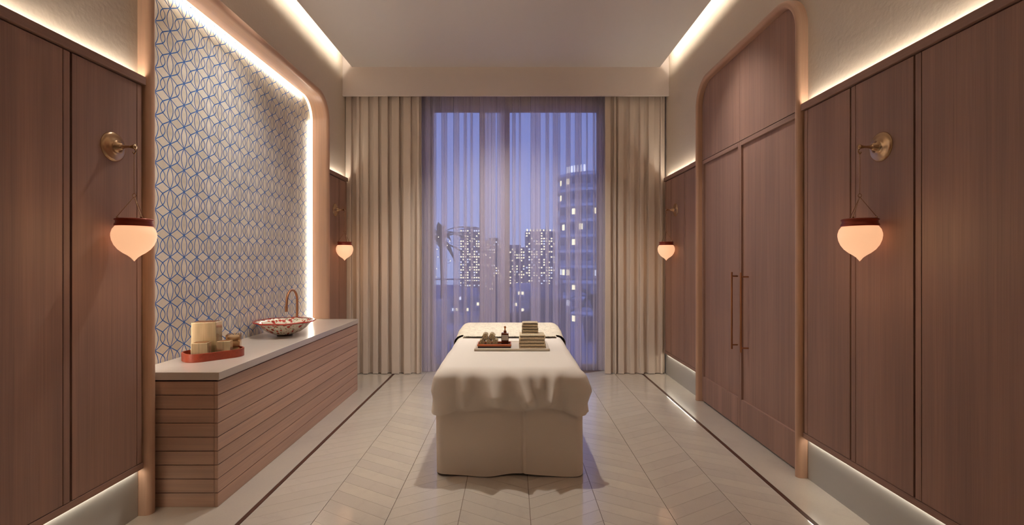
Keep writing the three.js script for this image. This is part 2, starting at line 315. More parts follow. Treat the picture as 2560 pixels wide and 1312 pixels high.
{ // niche strip: one glowing line bent round the arch against the mosaic
  const o = thing('led_strip', 'bright warm light strip around the inside of the mosaic niche', 'light strip');
  const a = { d0: NICHE.d0 + 0.0005, d1: NICHE.d1 - 0.0005, top: NICHE.top - 0.0005, r: NICHE.r - 0.0005 }, xb = NICHE.back + 0.003, w = 0.022;
  part('diffuser', archSweep(a, [[0, xb], [-0.006, xb], [-0.006, xb + w], [0, xb + w]], 0.765), M.led, o);
  const lt = (len, width, pos, dir, axis, k = 1) => { const D = V(...dir), Ax = V(...axis), l = new THREE.RectAreaLight(LEDC, LED.niche * k, len, width); l.position.set(...pos); const s = new THREE.Vector3().crossVectors(D, Ax); l.quaternion.setFromRotationMatrix(new THREE.Matrix4().makeBasis(Ax.clone().negate(), s, D.clone().negate())); o.add(l); };
  const xc = xb + w / 2, yv = (0.78 + NICHE.top - NICHE.r) / 2, Lv = NICHE.top - NICHE.r - 0.78;
  lt(NICHE.d1 - NICHE.d0 - 2 * NICHE.r, w * 0.8, [xc, NICHE.top - 0.008, -(NICHE.d0 + NICHE.d1) / 2], [0, -1, 0], [0, 0, 1]);
  lt(Lv, w * 0.8, [xc, yv, -NICHE.d1 + 0.008], [0, 0, 1], [0, 1, 0]);
  lt(Lv, w * 0.8, [xc, yv, -NICHE.d0 - 0.008], [0, 0, -1], [0, 1, 0]);
}
// recessed downlights in the dropped ceiling
function downlight(label, x, d, intensity, angle, pen, tilt = [0, 0], size = 2) {
  const o = thing('recessed_downlight', label, 'downlight', [x, 3.71, -d]);
  part('trim_ring', lathe([[0.034, 0.002], [0.034, -0.004], [0.05, -0.004], [0.052, 0.0005]], 32), M.ceiling, o);
  part('lens', lathe([[0.0001, -0.0005], [0.033, -0.0005]], 24), M.led, o);
  const l = new THREE.SpotLight(WARM, intensity, 0, angle, pen, 2); l.position.set(0, -0.012, 0); l.target.position.set(tilt[0], -3, tilt[1]); l.castShadow = true; l.shadow.radius = size; o.add(l, l.target);
}
downlight('recessed ceiling downlight above the middle of the massage bed', -0.02, 3.72, LED.key, 0.72, 0.9, [0, 0], 2.2);
downlight('recessed ceiling downlight above the window end of the massage bed', -0.02, 4.2, LED.head, 0.7, 1, [0, -1.7], 2.2);
downlight('recessed ceiling downlight above the counter and mosaic', -1.35, 3.55, LED.side, 0.75, 1, [-0.75, 0], 2.5);
downlight('recessed ceiling downlight in front of the wardrobe doors', 1.0, 3.9, LED.side * 0.7, 0.55, 1, [1.5, 0], 2.5);

// ---------------------------------------------------------------- arched wardrobe
{
  const o = thing('built_in_wardrobe', 'tall arched oak wardrobe with two doors set into the right wall', 'wardrobe', [XR, 0, -(WARD.d0 + WARD.d1) / 2]);
  const lx = x => x - XR, c = (WARD.d0 + WARD.d1) / 2, mv = g => { g.translate(-XR, 0, c); return g; };
  part('frame', mv(archSweep(WARD, bullnose(XR + 0.03, 1.835, 0.05, 0.024))), M.woodLight, o, 'rounded light wood arch frame');
  part('carcass', mv(metric(sideExtrude(archShape(WARD.d0 + 0.001, WARD.d1 - 0.001, 0.003, WARD.top - 0.001, WARD.r), 1.912, 2.45))), M.dark, o);
  const xf = 1.89, mid = 3.985, yt = 2.385;
  // two panels in the arch head
  const head = (a, b, rl) => { const s = new THREE.Shape(), T = WARD.top - 0.003, R = WARD.r - 0.003; s.moveTo(a, yt + 0.003);
    if (rl === 0) { s.lineTo(a, T - R); s.absarc(a + R, T - R, R, Math.PI, Math.PI / 2, true); s.lineTo(b, T); s.lineTo(b, yt + 0.003); }
    else { s.lineTo(a, T); s.lineTo(b - R, T); s.absarc(b - R, T - R, R, Math.PI / 2, 0, true); s.lineTo(b, yt + 0.003); } s.closePath();
    return mv(metric(sideExtrude(s, xf, 1.911), 'y', rr(0, 3), rr(0, 3))); };
  part('head_panel', head(WARD.d0 + 0.003, mid - 0.0015, 0), M.wood, o); part('head_panel', head(mid + 0.0015, WARD.d1 - 0.003, 1), M.wood, o);
  const door = (a, b, hd) => { // a < b depths
    const bx = (y0, y1, d0, d1, x0, x1, al) => mv(rbox(x0, x1, y0, y1, -d0, -d1, 0.003, al, rr(0, 3), rr(0, 3), 1));
    const dr = part('door', mv(box(xf + 0.016, 1.911, 0.012, yt - 0.003, -a, -b, 'y', rr(0, 3), rr(0, 3))), M.wood, o);
    const st = 0.028, top = 0.04, bot = 0.25;
    part('stile', bx(0.012, yt - 0.003, a, a + st, xf - 0.003, 1.909, 'y'), M.wood, dr); part('stile', bx(0.012, yt - 0.003, b - st, b, xf - 0.003, 1.909, 'y'), M.wood, dr);
    part('top_rail', bx(yt - top, yt - 0.003, a + st, b - st, xf - 0.003, 1.909, 'z'), M.wood, dr); part('bottom_rail', bx(0.012, bot, a + st, b - st, xf - 0.003, 1.909, 'y'), M.wood, dr);
    const x1 = xf - 0.045, y0 = 0.655, y1 = 1.30;
    const rod = new THREE.CylinderGeometry(0.008, 0.008, y1 - y0, 14); rod.translate(x1, (y0 + y1) / 2, -hd);
    const arm = y => { const g = new THREE.CylinderGeometry(0.0065, 0.0065, 0.063, 10); g.rotateZ(Math.PI / 2); g.translate(x1 + 0.0315, y, -hd); return g; };
    part('handle', [rod, arm(y0 + 0.035), arm(y1 - 0.035)].map(mv), M.bronze, dr, 'slim bronze bar handle');
  };
  door(WARD.d0 + 0.003, mid - 0.0015, 3.87); door(mid + 0.0015, WARD.d1 - 0.003, 4.03);
}

// ---------------------------------------------------------------- counter
const CT = 0.765;
{
  const x0 = -2.045, x1 = -1.668, d0 = 2.722, d1 = 5.185;
  const o = thing('slatted_cabinet', 'low oak counter cabinet clad in horizontal slats below the mosaic', 'cabinet', [x1, 0, -(d0 + d1) / 2]);
  const mv = g => { g.translate(-x1, 0, (d0 + d1) / 2); return g; };
  part('body', mv(box(x0, x1 - 0.02, 0, CT - 0.045, -d0 - 0.02, -d1 + 0.02)), M.dark, o);
  const n = 9, h = (CT - 0.052) / n;
  for (let i = 0; i < n; i++) { const y0 = i * h + (i ? 0.002 : 0), y1 = (i + 1) * h - 0.002;
    part('front_slat', mv(rbox(x1 - 0.02, x1, y0, y1, -d0, -d1, 0.0015, 'z', rr(0, 3), rr(0, 3), 1)), M.woodSlat, o);
    part('end_slat', mv(rbox(x0, x1 - 0.0215, y0, y1, -d0, -d0 - 0.02, 0.0015, 'x', rr(0, 3), rr(0, 3), 1)), M.woodSlat, o);
    part('end_slat', mv(rbox(x0, x1 - 0.0215, y0, y1, -d1 + 0.02, -d1, 0.0015, 'x', rr(0, 3), rr(0, 3), 1)), M.woodSlat, o);
  }
  single('stone_worktop', rbox(NICHE.back + 0.004 - x1, 0.01, -0.045, 0, -(d1 - d0) / 2 - 0.001, (d1 - d0) / 2 + 0.006, 0.0025, 'z'), M.worktop, 'polished pale stone worktop lying on the slatted cabinet', 'worktop', [x1, CT, -(d0 + d1) / 2]);
}

// ---------------------------------------------------------------- things on the counter
{
  // leather tray, stadium outline
  const tx = -1.945, td = 3.13, ang = 0.83;   // long axis runs along (cos, depth sin) of ang
  const o = thing('oval_tray', 'red brown leather tray with rounded ends on the worktop', 'tray', [tx, CT, -td], ang);
  const leather = std({ map: texture(256, 256, (u, v) => { const k = 1 + 0.22 * (fbm(u * 60, v * 60, 90, 4) - 0.5); return [150 * k, 62 * k, 38 * k]; }, true, 0.3, 0.3), roughness: 0.42 });
  const L = 0.17, Wd = 0.108, R = 0.085;
  const outline = (l, w, r) => { const s = new THREE.Shape(); s.moveTo(-l + r, -w); s.lineTo(l - r, -w); s.absarc(l - r, -w + r, r, -Math.PI / 2, 0); s.lineTo(l, w - r); s.absarc(l - r, w - r, r, 0, Math.PI / 2); s.lineTo(-l + r, w); s.absarc(-l + r, w - r, r, Math.PI / 2, Math.PI); s.lineTo(-l, -w + r); s.absarc(-l + r, -w + r, r, Math.PI, Math.PI * 1.5); return s; };
  const ex = (s, y0, h, b) => { const g = new THREE.ExtrudeGeometry(s, { depth: h - 2 * b, bevelEnabled: b > 0, bevelSize: b, bevelThickness: b, bevelSegments: 2, curveSegments: 10 }); g.rotateX(-Math.PI / 2); g.translate(0, y0 + b, 0); return metric(g); };
  part('tray_floor', ex(outline(L - 0.006, Wd - 0.006, R - 0.006), 0.0, 0.009, 0), leather, o);
  const rim = outline(L, Wd, R); rim.holes.push(outline(L - 0.007, Wd - 0.007, R - 0.007)); part('rim', ex(rim, 0, 0.052, 0.0012), leather, o);
  // amber glass boxes
  const amber = phy({ color: 0xd8b88a, metalness: 0.55, roughness: 0.16, clearcoat: 0.8, clearcoatRoughness: 0.1 });
  const amberTex = texture(128, 128, (u, v) => { const k = 0.9 + 0.25 * (fbm(u * 90, v * 6, 33, 3) - 0.5); return [222 * k, 202 * k, 164 * k]; }, true, 0.3, 0.3);
  amber.map = amberTex; amber.color.set(0xffffff);
  const lid = phy({ color: 0x8a5a34, roughness: 0.35, metalness: 0.4 });
  const gbox = (label, x, d, w, dp, h, rot) => { const b = thing('amber_glass_box', label, 'box', [x, CT + 0.0095, -d], rot, 'amber glass boxes on the leather tray'); part('body', rbox(-w / 2, w / 2, 0, h, -dp / 2, dp / 2, 0.003), amber, b); part('lid_insert', rbox(-w / 2 + 0.01, w / 2 - 0.01, h - 0.001, h + 0.002, -dp / 2 + 0.01, dp / 2 - 0.01, 0.001), lid, b); };
  gbox('tallest square amber glass box standing on the leather tray', -2.005, 3.155, 0.145, 0.11, 0.222, 0.22);
  gbox('small amber glass box at the near end of the leather tray', -1.968, 3.04, 0.092, 0.075, 0.105, 0.22);
  gbox('small amber glass box beside the jar of rolled cloths', -1.868, 3.122, 0.078, 0.056, 0.102, 0.22);
  // clear jar with rolled face cloths
  const j = thing('glass_holder', 'clear square glass holder with rolled cloths on the leather tray', 'holder', [-1.868, CT + 0.0095, -3.222], 0.4);
  const clear = phy({ color: 0xf8ecdc, roughness: 0.02, transmission: 1, thickness: 0, ior: 1.45 });
  const hw = 0.042; part('glass_wall', [box(-hw, hw, 0.004, 0.13, hw - 0.003, hw), box(-hw, hw, 0.004, 0.13, -hw, -hw + 0.003), box(-hw, -hw + 0.003, 0.004, 0.13, -hw + 0.003, hw - 0.003), box(hw - 0.003, hw, 0.004, 0.13, -hw + 0.003, hw - 0.003)], clear, j); part('glass_floor', box(-hw, hw, 0, 0.004, -hw, hw), clear, j);
  const cloth = std({ color: 0xe4d8c8, roughness: 0.95, bumpMap: weave, bumpScale: 0.002 });
  ['lowest', 'middle', 'topmost'].forEach((nm, i) => { const g = new THREE.CapsuleGeometry(0.0195, 0.034, 6, 18); g.rotateZ(Math.PI / 2); const p = g.attributes.position; for (let k = 0; k < p.count; k++) { const a = 1 + 0.03 * Math.sin(9 * Math.atan2(p.getY(k), p.getZ(k)) + i); p.setY(k, p.getY(k) * a); p.setZ(k, p.getZ(k) * a); } g.computeVertexNormals(); single('rolled_cloth', g, cloth, `${nm} small rolled cloth inside the clear glass holder`, 'cloth', [-1.868, CT + 0.0345 + i * 0.04, -3.222], 0.4, 'rolled cloths in the glass holder'); });
}
{ // vessel basin
  const o = thing('vessel_basin', 'cream bowl basin with red floral print and red rim on the worktop', 'basin', [-1.922, CT, -4.06]);
  const W = 1024, H = 800, cv = document.createElement('canvas'); cv.width = W; cv.height = H; const c = cv.getContext('2d'); c.fillStyle = '#e2d8c4'; c.fillRect(0, 0, W, H);
  for (let i = 0; i < 520; i++) { const x = rr(0, W), y = rr(0, H), s = rr(8, 18); c.strokeStyle = rnd() < 0.6 ? '#5d4a30' : '#7d7a4a'; c.lineWidth = rr(2.5, 5); c.beginPath(); c.moveTo(x, y); c.quadraticCurveTo(x + rr(-20, 20), y + rr(-18, 18), x + rr(-28, 28), y + rr(-24, 24)); c.stroke(); if (i % 2) { c.fillStyle = '#6b5a34'; c.beginPath(); c.ellipse(x, y, s * 0.8, s * 0.35, rr(0, 3), 0, 7); c.fill(); } }
  for (let i = 0; i < 230; i++) { const x = rr(0, W), y = rr(0, H), s = rr(11, 22); c.fillStyle = ['#b8362a', '#c44a38', '#9c2a22'][i % 3]; for (let k = 0; k < 5; k++) { const a = k * 1.2566 + i; c.beginPath(); c.arc(x + Math.cos(a) * s * 0.7, y + Math.sin(a) * s * 0.7, s * 0.55, 0, 7); c.fill(); } c.fillStyle = '#5b2018'; c.beginPath(); c.arc(x, y, s * 0.22, 0, 7); c.fill(); }
  const t = new THREE.CanvasTexture(cv); t.colorSpace = THREE.SRGBColorSpace; t.wrapS = t.wrapT = THREE.RepeatWrapping; t.repeat.set(2, 1);
  const glaze = phy({ map: t, roughness: 0.22, clearcoat: 0.6, clearcoatRoughness: 0.1 }), redGlaze = phy({ color: 0xb03426, roughness: 0.25, clearcoat: 0.6 });
  const prof = [[0.001, 0.012], [0.07, 0.012], [0.09, 0.016], [0.13, 0.034], [0.17, 0.064], [0.20, 0.096], [0.217, 0.112], [0.240, 0.119], [0.2405, 0.124], [0.214, 0.119], [0.194, 0.102], [0.163, 0.070], [0.122, 0.041], [0.08, 0.026], [0.001, 0.022]];
  const wob = g => { const p = g.attributes.position; for (let i = 0; i < p.count; i++) { const x = p.getX(i), z = p.getZ(i), r = Math.hypot(x, z), k = sm(0.15, 0.245, r); if (k > 0) { const a = Math.atan2(z, x), w = 1 + 0.007 * k * Math.cos(16 * a); p.setX(i, x * w); p.setZ(i, z * w); p.setY(i, p.getY(i) + 0.0016 * k * Math.cos(8 * a + 0.6)); } } g.computeVertexNormals(); return g; };
  part('bowl', wob(lathe(prof, 128)), glaze, o);
  part('rim', wob(lathe([[0.222, 0.111], [0.240, 0.1155], [0.246, 0.1215], [0.240, 0.1275], [0.222, 0.1232]], 128)), redGlaze, o, 'red flared rim');
  part('foot', lathe([[0.001, 0.013], [0.058, 0.013], [0.062, 0], [0.05, 0], [0.001, 0]], 48), std({ color: 0x4a3a30, roughness: 0.4 }), o);
  const f = thing('gooseneck_faucet', 'slim bronze gooseneck faucet standing behind the floral basin', 'faucet', [-1.945, CT, -4.345]);
  const pts = [[0, 0.01, 0], [0, 0.12, 0], [0, 0.25, 0]]; for (let i = 0; i <= 10; i++) { const a = i / 10 * Math.PI; pts.push([0, 0.275 + 0.095 * Math.sin(a), 0.10 - 0.10 * Math.cos(a)]); } pts.push([0, 0.24, 0.205], [0, 0.205, 0.208]);
  part('spout', tube(pts, 0.0105, 90, 14), M.bronze, f);
  part('base_ring', lathe([[0.0105, 0.014], [0.024, 0.012], [0.026, 0], [0.001, 0]], 32), M.bronze, f);
  const ae = new THREE.CylinderGeometry(0.0125, 0.0115, 0.05, 18); ae.translate(0, 0.215, 0.2075); part('nozzle', ae, M.bronze, f);
}

// ---------------------------------------------------------------- lantern sconces
function sconce(label, side, d) {
  const s = side, wall = s < 0 ? XL + 0.0345 : XR - 0.0345, o = thing('lantern_sconce', label, 'wall lamp', [wall, 1.972, -d], 0, 'hanging lantern sconces');
  const out = -s;     // +x or -x into the room
  const turn = g => { g.rotateZ(-out * Math.PI / 2); return g; };
  part('backplate', turn(lathe([[0.001, 0.024], [0.03, 0.0235], [0.036, 0.017], [0.046, 0.016], [0.055, 0.0125], [0.064, 0.0125], [0.072, 0.007], [0.0745, 0.002], [0.0745, 0]], 40)), M.brass, o);
  part('boss', turn(lathe([[0.001, 0.05], [0.012, 0.048], [0.018, 0.042], [0.022, 0.03], [0.03, 0.024]], 32)), M.brass, o);
  const R = 0.108;
  part('arm', [turn(lathe([[0.013, 0.046], [0.0075, 0.06], [0.006, 0.075], [0.006, 0.085], [0.008, 0.096], [0.0125, 0.108], [0.0125, 0.114], [0.001, 0.118]], 20))], M.brass, o);
  part('hook', tube([[out * R, -0.006, 0], [out * (R + 0.008), -0.022, 0], [out * R, -0.036, 0], [out * (R - 0.007), -0.026, 0]], 0.0032, 20, 8), M.brass, o);
  const ring = -0.238, capTop = -0.366;
  part('chain', tube([[out * R, -0.03, 0], [out * (R - 0.001), -0.13, 0], [out * R, ring, 0]], 0.0016, 12, 6), M.brass, o);
  const tr = new THREE.TorusGeometry(0.009, 0.0018, 8, 20); tr.translate(out * R, ring - 0.008, 0); part('ring', tr, M.brass, o);
  for (let i = 0; i < 3; i++) { const a = 0.5 + i * 2.0944, x = Math.cos(a) * 0.068, z = Math.sin(a) * 0.068; part('strand', tube([[out * R, ring - 0.014, 0], [out * R + x, capTop + 0.012, z]], 0.0014, 2, 6), M.brass, o); const b = new THREE.SphereGeometry(0.005, 10, 8); b.translate(out * R + x, capTop + 0.008, z); part('strand_knob', b, M.brass, o); }
  const shift = g => { g.scale(0.83, 1, 0.83); g.translate(out * R, capTop, 0); return g; };
  part('cap', shift(lathe([[0.001, 0.004], [0.088, 0.003], [0.098, 0], [0.098, -0.006], [0.092, -0.009], [0.092, -0.02], [0.097, -0.024], [0.099, -0.034], [0.095, -0.036], [0.001, -0.036]], 48)), M.copperCap, o, 'dark copper red cap band');
  part('lamp_shade', shift(lathe([[0.093, -0.036], [0.106, -0.052], [0.1125, -0.072], [0.113, -0.085], [0.109, -0.106], [0.098, -0.13], [0.08, -0.152], [0.056, -0.170], [0.034, -0.182], [0.018, -0.193], [0.008, -0.204], [0.0005, -0.212]], 48)), M.glassGlow, o, 'glowing milky glass onion shade');
  const l = new THREE.PointLight(new THREE.Color(1, 0.62, 0.34), LED.lamp, 0, 2); l.position.set(out * R, capTop - 0.1, 0); l.castShadow = true; l.shadow.radius = 4; o.add(l);
}
sconce('hanging glass lantern sconce on the panelling left of the mosaic niche', -1, 2.424);
sconce('hanging glass lantern sconce between the mosaic niche and left drape', -1, 5.47);
sconce('hanging glass lantern sconce on the panelling right of the wardrobe', 1, 2.426);
sconce('hanging glass lantern sconce between the wardrobe and right drape', 1, 5.47);

// ---------------------------------------------------------------- curtains
function pleats(x0, x1, pitch, jitter, amp, over) { // plan polyline of a gathered cloth: [x, z], broad faces and narrow creases
  const pts = []; let x = x0;
  while (x < x1) {
    const p = pitch * rr(1 - jitter, 1 + jitter), a = amp * rr(0.6, 1.1), ov = over * rr(0.2, 1.2), n = 18, sk = rr(-0.3, 0.3);
    for (let i = 0; i < n; i++) { const t = i / n, q = Math.sin(2 * Math.PI * t); pts.push([x + p * t - ov * p * 0.25 * Math.sin(4 * Math.PI * t) + sk * p * 0.2 * q, a * (Math.sign(q) * Math.pow(Math.abs(q), 0.75) + (q > 0 ? 0.12 * Math.sin(6 * Math.PI * t) : 0))]); }
    x += p;
  }
  const k = (x1 - x0) / (x - x0); pts.push([x, 0]); return pts.map(q => [x0 + (q[0] - x0) * k, q[1]]);
}
function gathers(plan, amp) { // sheer cloth: single stretches [x0, x1, 1] and bunches [x0, x1, folds] where it doubles back
  const pts = [];
  for (const [a, b, k] of plan) {
    if (k <= 1) { const n = Math.max(4, Math.round((b - a) / 0.012)); for (let i = 0; i < n; i++) pts.push([lerp(a, b, i / n), amp * 0.35 * Math.sin((lerp(a, b, i / n)) * 46 + a * 30)]); continue; }
    const zig = 2 * k - 1; // k folds: forward, back, forward ...
    for (let q = 0; q < zig; q++) { const f = q % 2 === 0, s = lerp(a, b, Math.max(0, q - 0.8) / zig), e = lerp(a, b, Math.min(zig, q + 1.8) / zig), n = 7;
      for (let i = 0; i < n; i++) { const t = i / n, u = f ? t : 1 - t; pts.push([lerp(s, e, u) + (b - a) * 0.02 * Math.sin(q * 9 + i), amp * ((q / zig) * 2 - 1) + amp * 0.5 * Math.sin(t * 6.28 * 1.5 + q * 2)]); } }
  }
  pts.push([plan[plan.length - 1][1], 0]); return pts;
}
function curtain(pts, zc, y0, y1, wave = 0.012, ny = 16, hem = 0) {
  let L = 0; const len = pts.map((p, i) => i ? (L += Math.hypot(p[0] - pts[i - 1][0], p[1] - pts[i - 1][1])) : 0);
  return gridGeo(pts.length - 1, ny, (i, j) => { const t = j / ny, y = lerp(y1, y0, t), p = pts[i], k = lerp(0.62, 1.05, sm(0, 0.5, t)), w = wave * t * (vn(p[0] * 9, t * 2.2, 4) - 0.5) * 2; return [p[0] + w, y + (j === ny ? hem * Math.sin(p[0] * 40) : 0), zc + p[1] * k + w * 0.5, len[i], y]; });
}
const drapeAt = (label, x0, x1) => single('drape_curtain', curtain(pleats(x0, x1, 0.095, 0.72, 0.034, 0.7), -5.915, 0.006, 3.50, 0.006, 18), M.drape, label, 'curtain', [0, 0, 0], 0, 'heavy beige drapes');
M.drape.side = THREE.DoubleSide; M.linen.side = THREE.DoubleSide; M.skirt.side = THREE.DoubleSide;
seed = 31; drapeAt('heavy beige pleated drape left of the window', XL + 0.015, -1.118);
seed = 42; drapeAt('heavy beige pleated drape right of the window', 1.149, XR - 0.015);
const SX = px => (px - 1280) / 1200 * 6.03;
const plan = list => { const out = []; for (let i = 0; i + 1 < list.length; i++) out.push([SX(list[i][0]), SX(list[i + 1][0]), list[i][1]]); return out; };
seed = 55; single('sheer_curtain', curtain(gathers(plan([[1048, 4], [1078, 2], [1092, 1], [1101, 3], [1119, 1], [1129, 2], [1150, 1], [1158, 3], [1168, 1], [1174, 2], [1183, 1], [1196, 5], [1240, 4], [1263]]), 0.014), -6.02, 0.004, 3.52, 0.003, 10), M.sheer, 'translucent lavender sheer curtain over the left half of the window', 'curtain', [0, 0, 0], 0, 'sheer curtains');
seed = 66; single('sheer_curtain', curtain(gathers(plan([[1250, 2], [1263, 1], [1278, 2], [1290, 1], [1296, 2], [1303, 1], [1323, 3], [1353, 1], [1363, 3], [1374, 1], [1381, 4], [1398, 2], [1402, 1], [1414, 3], [1428, 1], [1436, 3], [1456, 1], [1466, 2], [1471, 1], [1482, 2], [1490, 1], [1497, 4], [1520]]), 0.014), -6.075, 0.004, 3.52, 0.003, 10), M.sheer, 'translucent lavender sheer curtain over the right half of the window', 'curtain', [0, 0, 0], 0, 'sheer curtains');

// ---------------------------------------------------------------- window and terrace
{
  const w = structure('window_1', 'tall window door with slim frames behind the sheer curtains');
  const z0 = ZW - 0.06, z1 = ZW - 0.11, f = M.windowFrame, R = (a, b, c, d) => rbox(a, b, c, d, z0, z1, 0.004);
  part('frame', [R(-1.06, -1.01, 0, 3.36), R(1.09, 1.14, 0, 3.36), R(-1.01, 1.09, 3.31, 3.36), R(-1.01, 1.09, 0, 0.06)], f, w);
  part('mullion', R(-0.42, -0.35, 0.06, 3.31), f, w); part('mullion', R(-0.10, -0.03, 0.06, 3.31), f, w);
  for (const [a, b] of [[-1.01, -0.42], [-0.35, -0.10], [-0.03, 1.09]]) part('pane', box(a, b, 0.06, 3.31, z0 - 0.02, z0 - 0.026), M.pane, w);
  const t = structure('terrace_floor', 'terrace paving outside the window');
  part('paving', box(-5, 5, -0.2, -0.03, ZW - 0.18, -9.75), std({ color: 0xb2adb8, roughness: 0.6 }), t);
  const metal = std({ color: 0xa6a3ad, metalness: 0.5, roughness: 0.4 }), zr = -9.65;
  const r = thing('glass_railing', 'glass balcony railing with slim metal top rail outside the window', 'railing', [0, -0.03, zr]);
  part('top_rail', rbox(-4, 4, 1.03, 1.06, -0.02, 0.02, 0.004), metal, r); part('bottom_rail', rbox(-4, 4, 0.05, 0.08, -0.015, 0.015, 0.004), metal, r);
  for (let i = 0; i <= 8; i++) part('post', rbox(-4 + i - 0.02, -4 + i + 0.02, 0, 1.03, -0.02, 0.02, 0.003), metal, r);
  for (let i = 0; i < 8; i++) part('glass_pane', box(-4 + i + 0.03, -4 + i + 0.97, 0.09, 1.02, -0.004, 0.004), M.pane, r);
  const cushion = std({ color: 0xc9ccd8, roughness: 0.9 }), darkMetal = std({ color: 0x3d3a44, roughness: 0.5 });
  const chair = (label, x, z, rot, mat) => { const c = thing('terrace_armchair', label, 'armchair', [x, -0.03, z], rot, 'terrace armchairs');
    part('seat', rbox(-0.33, 0.33, 0.26, 0.44, -0.32, 0.32, 0.05, 'y', 0, 0, 4), mat, c); part('backrest', rbox(-0.33, 0.33, 0.36, 0.82, -0.40, -0.26, 0.05, 'y', 0, 0, 4), mat, c);
    for (const s of [-1, 1]) { part('armrest', rbox(s * 0.33, s * 0.42, 0.12, 0.60, -0.38, 0.32, 0.03, 'y', 0, 0, 3), mat, c); for (const q of [-1, 1]) { const g = new THREE.CylinderGeometry(0.015, 0.012, 0.26, 10); g.translate(s * 0.3, 0.13, q * 0.27); part('leg', g, darkMetal, c); } } };
  chair('pale cushioned armchair on the terrace behind the left sheer', -0.95, -7.2, 0.9, cushion);
  chair('dark cushioned armchair on the terrace behind the right sheer', 0.35, -7.4, -0.7, std({ color: 0x5a5666, roughness: 0.9 }));
  // palms in pots
  const leafMat = std({ color: 0x4c5a48, roughness: 0.7, side: THREE.DoubleSide }), potMat = std({ color: 0x74707c, roughness: 0.7 }), bark = std({ color: 0x5c5048, roughness: 0.9 });
  const leaf = (len, wd, droop) => gridGeo(4, 14, (i, j) => { const t = j / 14, u = i / 4 * 2 - 1; return [u * wd * Math.sin(Math.PI * Math.min(1, t * 0.92 + 0.06)) , len * (t * 0.75 - droop * t * t) - Math.abs(u) * wd * 0.3, len * (0.25 * t + 0.75 * t * t)]; });
  const palm = (label, x, z, h, n, len) => { const p = thing('potted_palm', label, 'plant', [x, -0.03, z], 0, 'potted terrace palms');
    part('pot', lathe([[0.001, 0], [0.15, 0], [0.2, 0.36], [0.21, 0.4], [0.185, 0.4], [0.17, 0.36], [0.001, 0.35]], 28), potMat, p);
    part('trunk', tube([[0, 0.34, 0], [0.03, h * 0.5, 0.01], [0, h, 0]], 0.028, 14, 8), bark, p);
    for (let i = 0; i < n; i++) { const m = part('leaf', leaf(len * rr(0.75, 1.15), 0.055, rr(0.35, 1.1)), leafMat, p); m.position.set(0, h - rr(0, 0.25), 0); m.rotation.y = i * 2.399 + rr(-0.2, 0.2); } };
  palm('taller potted palm on the terrace by the left window edge', -1.28, -8.6, 1.85, 18, 0.85);
  palm('shorter potted palm on the terrace by the right window edge', 1.45, -8.55, 0.75, 16, 0.7);
  // string of bulbs along the left palm
  const bulbM = std({ color: 0xfff4dc, emissive: new THREE.Color(1, 0.9, 0.65), emissiveIntensity: 2.2 });
  const sl = thing('string_light', 'string of tiny warm bulbs looped around the taller palm', 'string light', [-1.28, 0, -8.6]);
  const sp = []; for (let i = 0; i <= 26; i++) { const a = i * 0.62, y = 1.0 + i * 0.035; sp.push([Math.cos(a) * (0.06 + 0.16 * Math.abs(Math.sin(i * 0.7))), y, Math.sin(a) * 0.1 + 0.05]); }
  part('wire', tube(sp, 0.003, 120, 5), darkMetal, sl); sp.forEach((q, i) => { if (i % 2) { const g = new THREE.SphereGeometry(0.009, 8, 6); g.translate(...q); part('bulb', g, bulbM, sl); } });
}
